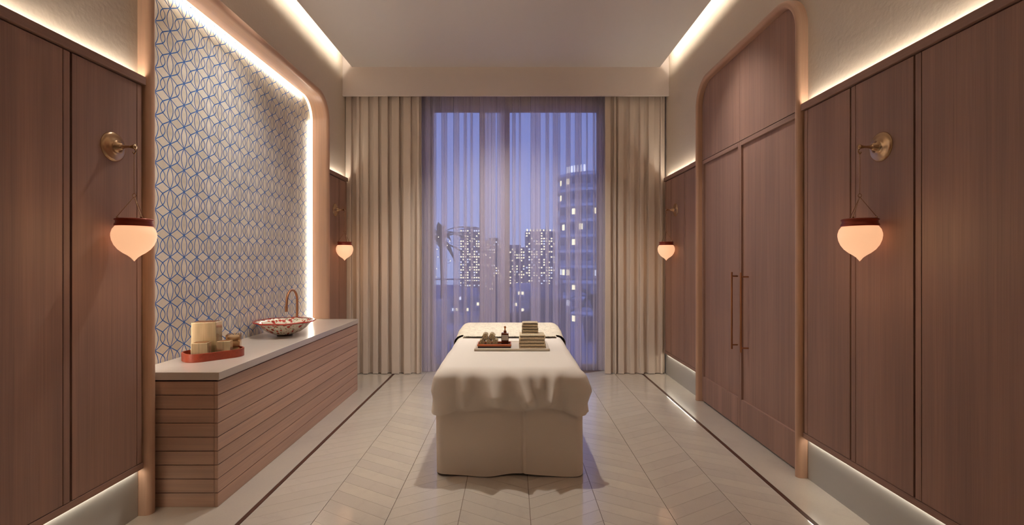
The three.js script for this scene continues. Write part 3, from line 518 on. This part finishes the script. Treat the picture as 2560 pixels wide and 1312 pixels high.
// ---------------------------------------------------------------- city
{
  const g = structure('ground', 'dark city ground far below'); part('plain', box(-600, 600, -46, -45, -30, -900), std({ color: 0x83839a, roughness: 0.95 }), g);
  const lit = [std({ color: 0xfff0c8, emissive: new THREE.Color(1, 0.86, 0.52), emissiveIntensity: 1.5 }), std({ color: 0xf4f4ff, emissive: new THREE.Color(0.9, 0.92, 0.9), emissiveIntensity: 0.9 })], unlit = std({ color: 0x5c6278, roughness: 0.3 });
  const at = (px, D) => (px - 1280) / 1200 * D, ay = (py, D) => 1.4 + (650 - py) / 1200 * D;
  function tower(label, pxa, pxb, pyTop, D, color, rows, colsN, prob, floorPx, crown) {
    const xa = at(pxa, D), xb = at(pxb, D), yt = ay(pyTop, D), w = xb - xa, o = thing('city_tower', label, 'building', [(xa + xb) / 2, -45, -D]), H = yt + 45, dep = w * 0.8;
    const m = std({ color, roughness: 0.85 }); part('facade', box(-w / 2, w / 2, 0, H, -dep, 0), m, o);
    part('roof_block', rbox(-w * 0.3, w * 0.3, H, H + floorPx * D / 1200 * 0.9, -dep * 0.8, -dep * 0.2, 0.05), m, o);
    const fh = floorPx * D / 1200, cw = w / colsN, ww = cw * 0.62, wh = fh * 0.5, wg = new THREE.BoxGeometry(ww, wh, 0.2), band = new THREE.BoxGeometry(w * 1.02, fh * 0.16, 0.35);
    for (let r = 0; r < rows; r++) { const y = H - (r + 0.75) * fh; const b = part('floor_band', band, m, o); b.position.set(0, y - fh * 0.42, 0.12);
      for (let c = 0; c < colsN; c++) { const on = rnd() < prob; const q = part('window', wg, on ? lit[rnd() < 0.75 ? 0 : 1] : unlit, o); q.position.set(-w / 2 + (c + 0.5) * cw, y, 0.05); } }
    if (crown) for (let c = 0; c < 9; c++) { const q = part('crown_light', new THREE.BoxGeometry(w * 0.05, fh * rr(0.5, 1.0), 0.3), lit[0], o); q.position.set(-w / 2 + (c + 0.5) * w / 9, H + fh * 0.4, -0.3); }
  }
  tower('grey city tower with many lit windows seen through the left sheer', 1150, 1200, 572, 230, 0x85869a, 22, 9, 0.6, 6.5);
  tower('brick coloured city tower seen between the two sheers', 1212, 1254, 600, 210, 0xa0806f, 20, 8, 0.22, 6.5);
  tower('low city block with warm lit windows left of the crowned tower', 1262, 1312, 618, 260, 0x8d90a6, 16, 9, 0.5, 7);
  tower('tallest flat-topped city tower with a lit crown', 1314, 1388, 578, 240, 0x7d7f95, 20, 12, 0.45, 6.6, true);
  tower('pale city block partly behind the round tower', 1398, 1440, 600, 250, 0x9496aa, 18, 8, 0.5, 6.6);
  tower('wide low white block below the far towers', 1268, 1345, 722, 120, 0xb9bccc, 4, 9, 0.3, 14);
  tower('wide low grey block below the far left tower', 1120, 1208, 735, 120, 0xa9abbd, 4, 10, 0.15, 14);
  // round balcony tower
  const D = 95, cx = at(1492, D), rad = 92 / 1200 * D, yt = ay(425, D), o = thing('round_tower', 'pale round apartment tower with curved balconies seen through the right sheer', 'building', [cx, -45, -D - rad]), H = yt + 45;
  const pale = std({ color: 0xd4d6e2, roughness: 0.8 }), core = std({ color: 0xa4a8ba, roughness: 0.6 });
  const cyl = new THREE.CylinderGeometry(rad * 0.9, rad * 0.9, H, 40); cyl.translate(0, H / 2, 0); part('shaft', cyl, core, o);
  const slab = new THREE.CylinderGeometry(rad, rad, 0.55, 48), par = new THREE.CylinderGeometry(rad * 0.985, rad * 0.985, 0.9, 48, 1, true); 
  const railM = phy({ color: 0xc4cad8, roughness: 0.3, transmission: 0.5, thickness: 0, side: THREE.DoubleSide });
  const wg = new THREE.BoxGeometry(0.75, 1.15, 0.2);
  for (let r = 0; r < 11; r++) { const y = H - 0.5 - r * 3.1; const s = part('balcony_slab', slab, pale, o); s.position.y = y; const p = part('balcony_parapet', par, railM, o); p.position.y = y - 3.1 + 0.72;
    for (let c = 0; c < 13; c++) { const a = Math.PI * (0.5 + (c - 6) * 0.075) ; const q = part('window', wg, rnd() < 0.2 ? lit[rnd() < 0.7 ? 0 : 1] : unlit, o); q.position.set(Math.cos(a) * rad * 0.905, y - 1.25, Math.sin(a) * rad * 0.905); q.rotation.y = Math.PI / 2 - a; } }
  for (let c = 0; c < 7; c++) { const q = part('roof_light', new THREE.BoxGeometry(0.35, 1.8, 0.35), lit[1], o); const a = Math.PI * (0.62 + c * 0.04); q.position.set(Math.cos(a) * rad * 0.8, H + 0.6, Math.sin(a) * rad * 0.8); }
}

// ---------------------------------------------------------------- massage bed
const BED = { x: -0.02, hw: 0.475, d0: 3.10, d1: 5.10, h: 0.70 };
{
  const o = thing('massage_bed', 'massage bed with a floor-length pale fabric skirt', 'massage bed', [BED.x, 0, -(BED.d0 + BED.d1) / 2]);
  const cz = (BED.d0 + BED.d1) / 2, L = (BED.d1 - BED.d0) / 2;
  part('base', rbox(-0.36, 0.36, 0.0, 0.56, -L + 0.12, L - 0.12, 0.02), std({ color: 0x5b473c, roughness: 0.7 }), o);
  part('mattress', rbox(-BED.hw + 0.03, BED.hw - 0.03, 0.56, BED.h - 0.012, -L + 0.03, L - 0.05, 0.04, 'y', 0, 0, 4), M.skirt, o);
  // skirt: closed rounded rectangle with a soft hem and one pleat at the front
  const P = []; const W = BED.hw + 0.002, D = L - 0.004, r = 0.05, N = 40;
  const seg = (x0, z0, x1, z1, n) => { for (let i = 0; i < n; i++) { const t = i / n; P.push([lerp(x0, x1, t), lerp(z0, z1, t), (z0 - z1), (x1 - x0)]); } };
  const cor = (cx, cz2, a0) => { for (let i = 0; i < 8; i++) { const a = a0 + i / 8 * Math.PI / 2; P.push([cx + r * Math.cos(a), cz2 + r * Math.sin(a)]); } };
  // front (z = +D) from right to left, seen from above anticlockwise in (x, z)
  cor(W - r, D - r, 0); seg(W - r, D, -W + r, D, 90); cor(-W + r, D - r, Math.PI / 2); seg(-W, D - r, -W, -D + r, 60); cor(-W + r, -D + r, Math.PI); seg(-W + r, -D, W - r, -D, 40); cor(W - r, -D + r, Math.PI * 1.5); seg(W, -D + r, W, D - r, 60);
  P.push([...P[0]]);
  const nY = 14;
  part('skirt', gridGeo(P.length - 1, nY, (i, j) => {
    const t = j / nY, p = P[i], y = lerp(0.60, 0.004, t), per = i / (P.length - 1);
    const nl = Math.hypot(p[0] / W, p[1] / D) || 1, w = 0.010 * sm(0.1, 1, t) * Math.sin(p[0] * 13 + p[1] * 9 + 1) + 0.006 * t * Math.sin(p[0] * 23 + p[1] * 17);
    let x = p[0] * (1 + (0.004 + w) / W * (Math.abs(p[0]) > W - 0.06 ? 1 : 0)), z = p[1] + (p[1] > D - 0.03 ? w : p[1] < -D + 0.03 ? -w : 0);
    if (p[1] > D - 0.02) { const q = (p[0] - 0.092) / 0.006; z -= 0.012 * Math.exp(-q * q); if (p[0] > 0.092) z += 0.003; }
    return [x, y + (j === nY ? 0.006 * (1 + Math.sin(p[0] * 11 + p[1] * 7)) : 0), z, per * 6, y];
  }), M.skirt, o, 'floor-length skirt with one front pleat');
}
// a cloth laid over the bed: top sheet that falls over the sides (and the front) with folds
function drapedCloth({ hw, dA, dB, top, drop, front, back, folds, amp, rEdge, thick = 0, bulge = null, bx = BED.x, hemVar = 0.02, foldSeed = 3, ridges = null }) {
  // ring path on the bed's outline; s runs from the centre line outwards and down
  const path = []; const rc = 0.07;
  const add = (x, d, nx, nd) => path.push([x, d, nx, nd]);
  const X = hw - rEdge, F = dA + (front ? rEdge : 0), Bk = dB - (back ? rEdge : 0);
  const nS = Math.round((Bk - F) / 0.018);
  for (let i = 0; i < nS; i++) add(-X, lerp(Bk, F + rc, i / nS), -1, 0);
  if (front) { for (let i = 0; i <= 12; i++) { const a = i / 12 * Math.PI / 2; add(-X + rc - rc * Math.cos(a), F + rc - rc * Math.sin(a), -Math.cos(a), -Math.sin(a)); }
    const nF = 110; for (let i = 1; i < nF; i++) add(lerp(-X + rc, X - rc, i / nF), F, 0, -1);
    for (let i = 0; i <= 12; i++) { const a = i / 12 * Math.PI / 2; add(X - rc + rc * Math.sin(a), F + rc - rc * Math.cos(a), Math.sin(a), -Math.cos(a)); } }
  const left = path.length;
  if (front) for (let i = 1; i <= nS; i++) add(X, lerp(F + rc, Bk, i / nS), 1, 0);
  let L = 0; const len = path.map((p, i) => i ? (L += Math.hypot(p[0] - path[i - 1][0], p[1] - path[i - 1][1])) : 0);
  const nR = 9, nD = 22, fx = i => { const l = len[i]; return l; };
  const fold = l => { const a = vn(l * folds, 0.5, foldSeed), b = vn(l * folds * 2.3 + 4, 1.5, foldSeed + 1); return (a * 0.7 + b * 0.3) * 2 - 1; };
  const geo = gridGeo(path.length - 1, nR + nD, (i, j) => {
    const p = path[i], l = fx(i); let out, y; const corner = Math.abs(p[2]) > 0.05 && Math.abs(p[3]) > 0.05 ? Math.abs(p[2] * p[3]) * 2 : 0;
    const fo = fold(l), t = Math.max(0, (j - nR) / nD), ta = Math.min(1, j / nR);
    const round = rEdge * (1 + 0.35 * fo);
    if (j <= nR) { const a = ta * Math.PI / 2; out = rEdge * Math.sin(a); y = top - rEdge * (1 - Math.cos(a)); }
    else { out = rEdge; y = lerp(top - rEdge, top - drop, t); }
    const fall = sm(0.1, 1, ta) * 0.35 + t * 0.65;
    out += amp * fall * (fo + 0.55) + corner * 0.05 * fall + thick * Math.sin(ta * Math.PI / 2);
    if (ridges && p[3] < -0.5) { const v = ta * 0.45 + t; out -= amp * fall * (fo + 0.55) * 0.75 * sm(0.3, 1, t); for (const [rx, rw, ra, tip, lean] of ridges) { const w = rw * lerp(1, 0.35, Math.min(1, v / 1.45)), q = (p[0] - rx - lean * v) / w, g = v < tip ? v / tip : Math.max(0, 1 - (v - tip) / (1.4 - tip)); out += ra * g * Math.exp(-q * q); } }
    y += -hemVar * t * (vn(l * 6, 3.3, foldSeed + 5) - 0.5) * 2 - corner * 0.03 * t;
    if (bulge) y += bulge(p[1]) * (1 - 0.5 * t);
    return [bx + p[0] + p[2] * out, y + thick, -(p[1] + p[3] * out), l, y];
  });
  // flat top
  const nx = 30, ny = Math.max(10, Math.round((dB - F) / 0.03)) + (front ? 14 : 0);
  const top_ = gridGeo(nx, ny, (i, j) => { const u = i / nx * 2 - 1, d = j <= ny - 14 || !front ? lerp(dB - (back ? rEdge : 0), F + (front ? rc : 0), j / (front ? ny - 14 : ny)) : F + rc * (1 - Math.sin((j - ny + 14) / 14 * Math.PI / 2)); let x = u * X; if (front) { const e = F + rc - d; if (e > 0) { const lim = X - rc + Math.sqrt(Math.max(0, rc * rc - e * e)); x = u * lim; } }
    const wv = 0.0025 * (1 - u * u) * (fbm(x * 4 + 9, d * 3, foldSeed, 3) - 0.5) * (j === ny ? 0 : 1); return [bx + x, top + thick + wv + (bulge ? bulge(d) : 0), -d, x, d]; });
  const parts = [geo, top_];
  if (back) parts.push(gridGeo(nx, 14, (i, j) => { const u = i / nx * 2 - 1, t = j / 14, a = Math.min(1, t * 2.2) * Math.PI / 2, dd = Math.max(0, t - 0.4545) / 0.5455; return [bx + u * X, top + thick + (bulge ? bulge(dB - rEdge) * (1 - dd) : 0) - rEdge * (1 - Math.cos(a)) - dd * (drop - rEdge), -(dB - rEdge + rEdge * Math.sin(a)), u, t]; }));
  if (!front) { // the other long side
    const m = geo.clone(); const q = m.attributes.position; for (let i = 0; i < q.count; i++) q.setX(i, 2 * bx - q.getX(i)); const ix = m.index.array; for (let i = 0; i < ix.length; i += 3) { const t = ix[i]; ix[i] = ix[i + 1]; ix[i + 1] = t; } m.computeVertexNormals(); parts.push(m);
  }
  return parts.map(g => { const n = g.toNonIndexed(); return n; });
}
const bulge = d => 0.028 * sm(4.45, 4.8, d);
single('cover_sheet', mergeGeometries(drapedCloth({ hw: BED.hw + 0.012, dA: BED.d0 - 0.012, dB: BED.d1, top: BED.h, drop: 0.265, front: true, back: true, folds: 5.5, amp: 0.026, rEdge: 0.07, bulge, foldSeed: 12, hemVar: 0.012, ridges: [[-0.42, 0.06, 0.06, 0.8, -0.02], [-0.29, 0.05, 0.045, 0.75, 0], [-0.11, 0.10, 0.10, 0.95, 0.02], [0.05, 0.07, 0.10, 1.05, 0.06], [0.19, 0.05, 0.045, 0.7, 0], [0.30, 0.045, 0.10, 1.1, -0.03], [0.41, 0.06, 0.06, 0.8, 0.02]] })), M.linen, 'smooth white cover sheet draped over the massage bed', 'sheet');
{
  const tw = std({ map: texture(256, 256, (u, v) => { const k = 1 + 0.14 * (vn(u * 90, v * 90, 60) - 0.5) + 0.1 * (fbm(u * 30, v * 30, 61, 3) - 0.5); return [220 * k, 207 * k, 186 * k]; }, true, 0.5, 0.5), roughness: 0.95, bumpMap: texture(256, 256, (u, v) => 0.5 * vn(u * 120, v * 120, 62) + 0.5 * fbm(u * 40, v * 40, 63, 3), false, 0.5, 0.5), bumpScale: 0.006, side: THREE.DoubleSide });
  const t = thing('throw_blanket', 'textured beige throw folded across the window end of the massage bed', 'blanket');
  part('cloth', drapedCloth({ hw: BED.hw + 0.02, dA: 4.30, dB: BED.d1 + 0.012, top: BED.h + 0.004, drop: 0.24, front: false, back: true, folds: 7, amp: 0.022, rEdge: 0.075, thick: 0.013, bulge, hemVar: 0.012, foldSeed: 25 }), tw, t);
  // ruffled near edge
  const tuft = []; for (let i = 0; i < 120; i++) { const x = BED.x + lerp(-0.41, 0.41, i / 119), g = new THREE.ConeGeometry(0.0035, rr(0.014, 0.026), 5); g.rotateX(Math.PI / 2 + rr(0.0, 0.2)); g.rotateY(rr(-0.35, 0.35)); g.translate(x, BED.h + 0.0145 + rr(-0.003, 0.002), -4.30 + 0.006); tuft.push(g); }
  const f = part('fringe', tuft, tw, t); f.userData.kind = 'stuff';
}
// ---------------------------------------------------------------- tray with spa things on the bed
const TB = BED.h + 0.0035;
{
  const board = std({ color: 0xd2c4b2, roughness: 0.55 });
  const o = thing('serving_board', 'flat cream serving board on the white cover sheet', 'board', [0.0, TB, -3.86]);
  part('board', rbox(-0.29, 0.29, 0, 0.012, -0.175, 0.175, 0.004), board, o);
  part('raised_lip', [rbox(-0.29, 0.29, 0.01, 0.016, 0.163, 0.175, 0.002), rbox(-0.29, 0.29, 0.01, 0.016, -0.175, -0.163, 0.002), rbox(-0.29, -0.278, 0.01, 0.016, -0.163, 0.163, 0.002), rbox(0.278, 0.29, 0.01, 0.016, -0.163, 0.163, 0.002)], board, o);
  const y0 = TB + 0.0125;
  const wr = std({ map: woodTex([204, 108, 56], 0.25, 12), roughness: 0.35 }), wd = std({ color: 0x3a1f18, roughness: 0.4 });
  const t = thing('wooden_tray', 'small orange brown wooden tray holding rolled towels and a bottle', 'tray', [-0.138, y0, -3.80]);
  part('tray_floor', rbox(-0.128, 0.128, 0, 0.016, -0.068, 0.068, 0.002, 'x'), wd, t);
  part('rim', [rbox(-0.132, 0.132, 0.014, 0.03, 0.062, 0.07, 0.002, 'x'), rbox(-0.132, 0.132, 0.014, 0.03, -0.07, -0.062, 0.002, 'x'), rbox(-0.132, -0.124, 0.014, 0.03, -0.062, 0.062, 0.002, 'x'), rbox(0.124, 0.132, 0.014, 0.03, -0.062, 0.062, 0.002, 'x')], wr, t);
  // rolled towels: a spiral ribbon extruded
  const rollGeo = (R, len, ph) => { const a = [], b = [], n = 66, turns = 3.2, th = 0.0046; for (let i = 0; i <= n; i++) { const q = i / n, an = ph + q * turns * 2 * Math.PI, r = lerp(0.004, R, q), w = 0.0006 * Math.sin(an * 7); a.push([(r + w) * Math.cos(an), (r + w) * Math.sin(an)]); b.push([(r - th + w) * Math.cos(an), (r - th + w) * Math.sin(an)]); }
    const s = new THREE.Shape([...a, ...b.reverse()].map(p => new THREE.Vector2(...p))); const g = new THREE.ExtrudeGeometry(s, { depth: len, bevelEnabled: true, bevelSize: 0.0008, bevelThickness: 0.0015, bevelSegments: 1 }); g.translate(0, 0, -len / 2); return metric(g); };
  const terry = std({ map: texture(128, 128, (u, v) => { const k = 1 + 0.8 * (vn(u * 260, v * 260, 70) - 0.5) + 0.3 * (vn(u * 90, v * 90, 71) - 0.5); return [168 * k, 148 * k, 116 * k]; }, true, 0.2, 0.2), roughness: 1, bumpMap: texture(128, 128, (u, v) => vn(u * 300, v * 300, 72), false, 0.2, 0.2), bumpScale: 0.004 });
  const R = 0.026; [['left rolled towel in the lower row on the wooden tray', -0.235, 0], ['middle rolled towel in the lower row on the wooden tray', -0.183, 0], ['right rolled towel in the lower row on the wooden tray', -0.131, 0], ['left rolled towel of the upper pair on the wooden tray', -0.209, 1], ['right rolled towel of the upper pair on the wooden tray', -0.157, 1]].forEach(([lb, x, up], i) => {
    single('rolled_towel', rollGeo(R - 0.001, 0.098, i * 1.3), terry, lb, 'towel', [x, y0 + 0.0165 + R + up * 0.0455, -3.797], 0, 'rolled towels on the wooden tray'); });
  // pump bottle
  const b = thing('pump_bottle', 'amber square pump bottle with a pale label on the wooden tray', 'bottle', [-0.056, y0 + 0.0162, -3.835]);
  const amber = phy({ color: 0x6a2f18, roughness: 0.12, metalness: 0.0, clearcoat: 1, clearcoatRoughness: 0.05 }), gold = std({ color: 0xc07a34, metalness: 0.9, roughness: 0.25 });
  part('body', rbox(-0.029, 0.029, 0, 0.088, -0.02, 0.02, 0.005, 'y', 0, 0, 3), amber, b);
  part('label', box(-0.026, 0.026, 0.032, 0.072, 0.02, 0.0206), std({ color: 0xd8cdbf, roughness: 0.7 }), b, 'pale grey label');
  part('gold_band', box(-0.0285, 0.0285, 0.012, 0.0155, 0.0196, 0.0205), gold, b);
  part('collar', lathe([[0.001, 0.086], [0.0115, 0.086], [0.0115, 0.104], [0.009, 0.106], [0.001, 0.106]], 24), std({ color: 0x7e3f22, metalness: 0.6, roughness: 0.3 }), b);
  part('pump', [lathe([[0.001, 0.105], [0.0055, 0.105], [0.0055, 0.126], [0.0085, 0.127], [0.0085, 0.139], [0.001, 0.14]], 20), tube([[0, 0.134, 0], [0.006, 0.1345, 0.012], [0.008, 0.131, 0.02]], 0.0028, 10, 8)], gold, b);
  // folded towels: hairpin folds
  const foldGeo = (w, dp, th, flip) => { const g2 = 0.0085, h = (th - g2) / 2, r = th / 2, s = new THREE.Shape(), X = w / 2; // outer hairpin, closed end on the left
    s.moveTo(X, 0); s.lineTo(-X + r, 0); s.absarc(-X + r, r, r, -Math.PI / 2, -Math.PI * 1.5, true); s.lineTo(X, th); s.lineTo(X + 0.001, th - h / 2); s.lineTo(X, th - h); s.lineTo(-X + r, th - h); s.absarc(-X + r, r, g2 / 2, Math.PI / 2, Math.PI * 1.5); s.lineTo(X, h); s.closePath();
    const b = 0.0014, g = new THREE.ExtrudeGeometry(s, { depth: dp - 2 * b, bevelEnabled: true, bevelSize: b * 0.6, bevelThickness: b, bevelSegments: 2, curveSegments: 8 }); g.translate(0, 0, -dp / 2 + b);
    const p = g.attributes.position; for (let i = 0; i < p.count; i++) { const x = p.getX(i), z = p.getZ(i); p.setY(i, p.getY(i) + 0.0016 * (vn(x * 22 + flip * 7, z * 22, 15) - 0.5)); if (flip % 2) p.setX(i, -x); }
    if (flip % 2) { const q = g.attributes.position; for (let i = 0; i < q.count; i += 3) { const a = [q.getX(i), q.getY(i), q.getZ(i)]; q.setXYZ(i, q.getX(i + 1), q.getY(i + 1), q.getZ(i + 1)); q.setXYZ(i + 1, ...a); } }
    g.computeVertexNormals(); return metric(g); };
  const tan = std({ map: texture(128, 128, (u, v) => { const k = 1 + 0.2 * (vn(u * 260, v * 260, 75) - 0.5); return [214 * k, 196 * k, 166 * k]; }, true, 0.2, 0.2), roughness: 1, bumpMap: weave, bumpScale: 0.0015 });
  const ord = ['lowest', 'second lowest', 'second highest', 'topmost']; let y = y0;
  ord.forEach((n, i) => { const th = 0.0245; single('folded_towel', foldGeo(0.205 - i * 0.003, 0.16, th - 0.001, i), tan, `${n} wide folded tan towel in the lower stack`, 'towel', [0.158 + rr(-0.003, 0.003), y + 0.001, -3.80], rr(-0.02, 0.02), 'wide folded towels on the board'); y += th + 0.0012; });
  ord.forEach((n, i) => { const th = 0.0205; single('folded_towel', foldGeo(0.128 - i * 0.002, 0.10, th - 0.001, i + 1), tan, `${n} narrow folded tan towel in the upper stack`, 'towel', [0.143 + rr(-0.002, 0.002), y + 0.001, -3.845], rr(-0.03, 0.03), 'narrow folded towels on the upper stack'); y += th + 0.0012; });
}
scene.traverse(o => { if (o.isMesh) { o.castShadow = true; o.receiveShadow = true; } });
renderer.render(scene, camera);
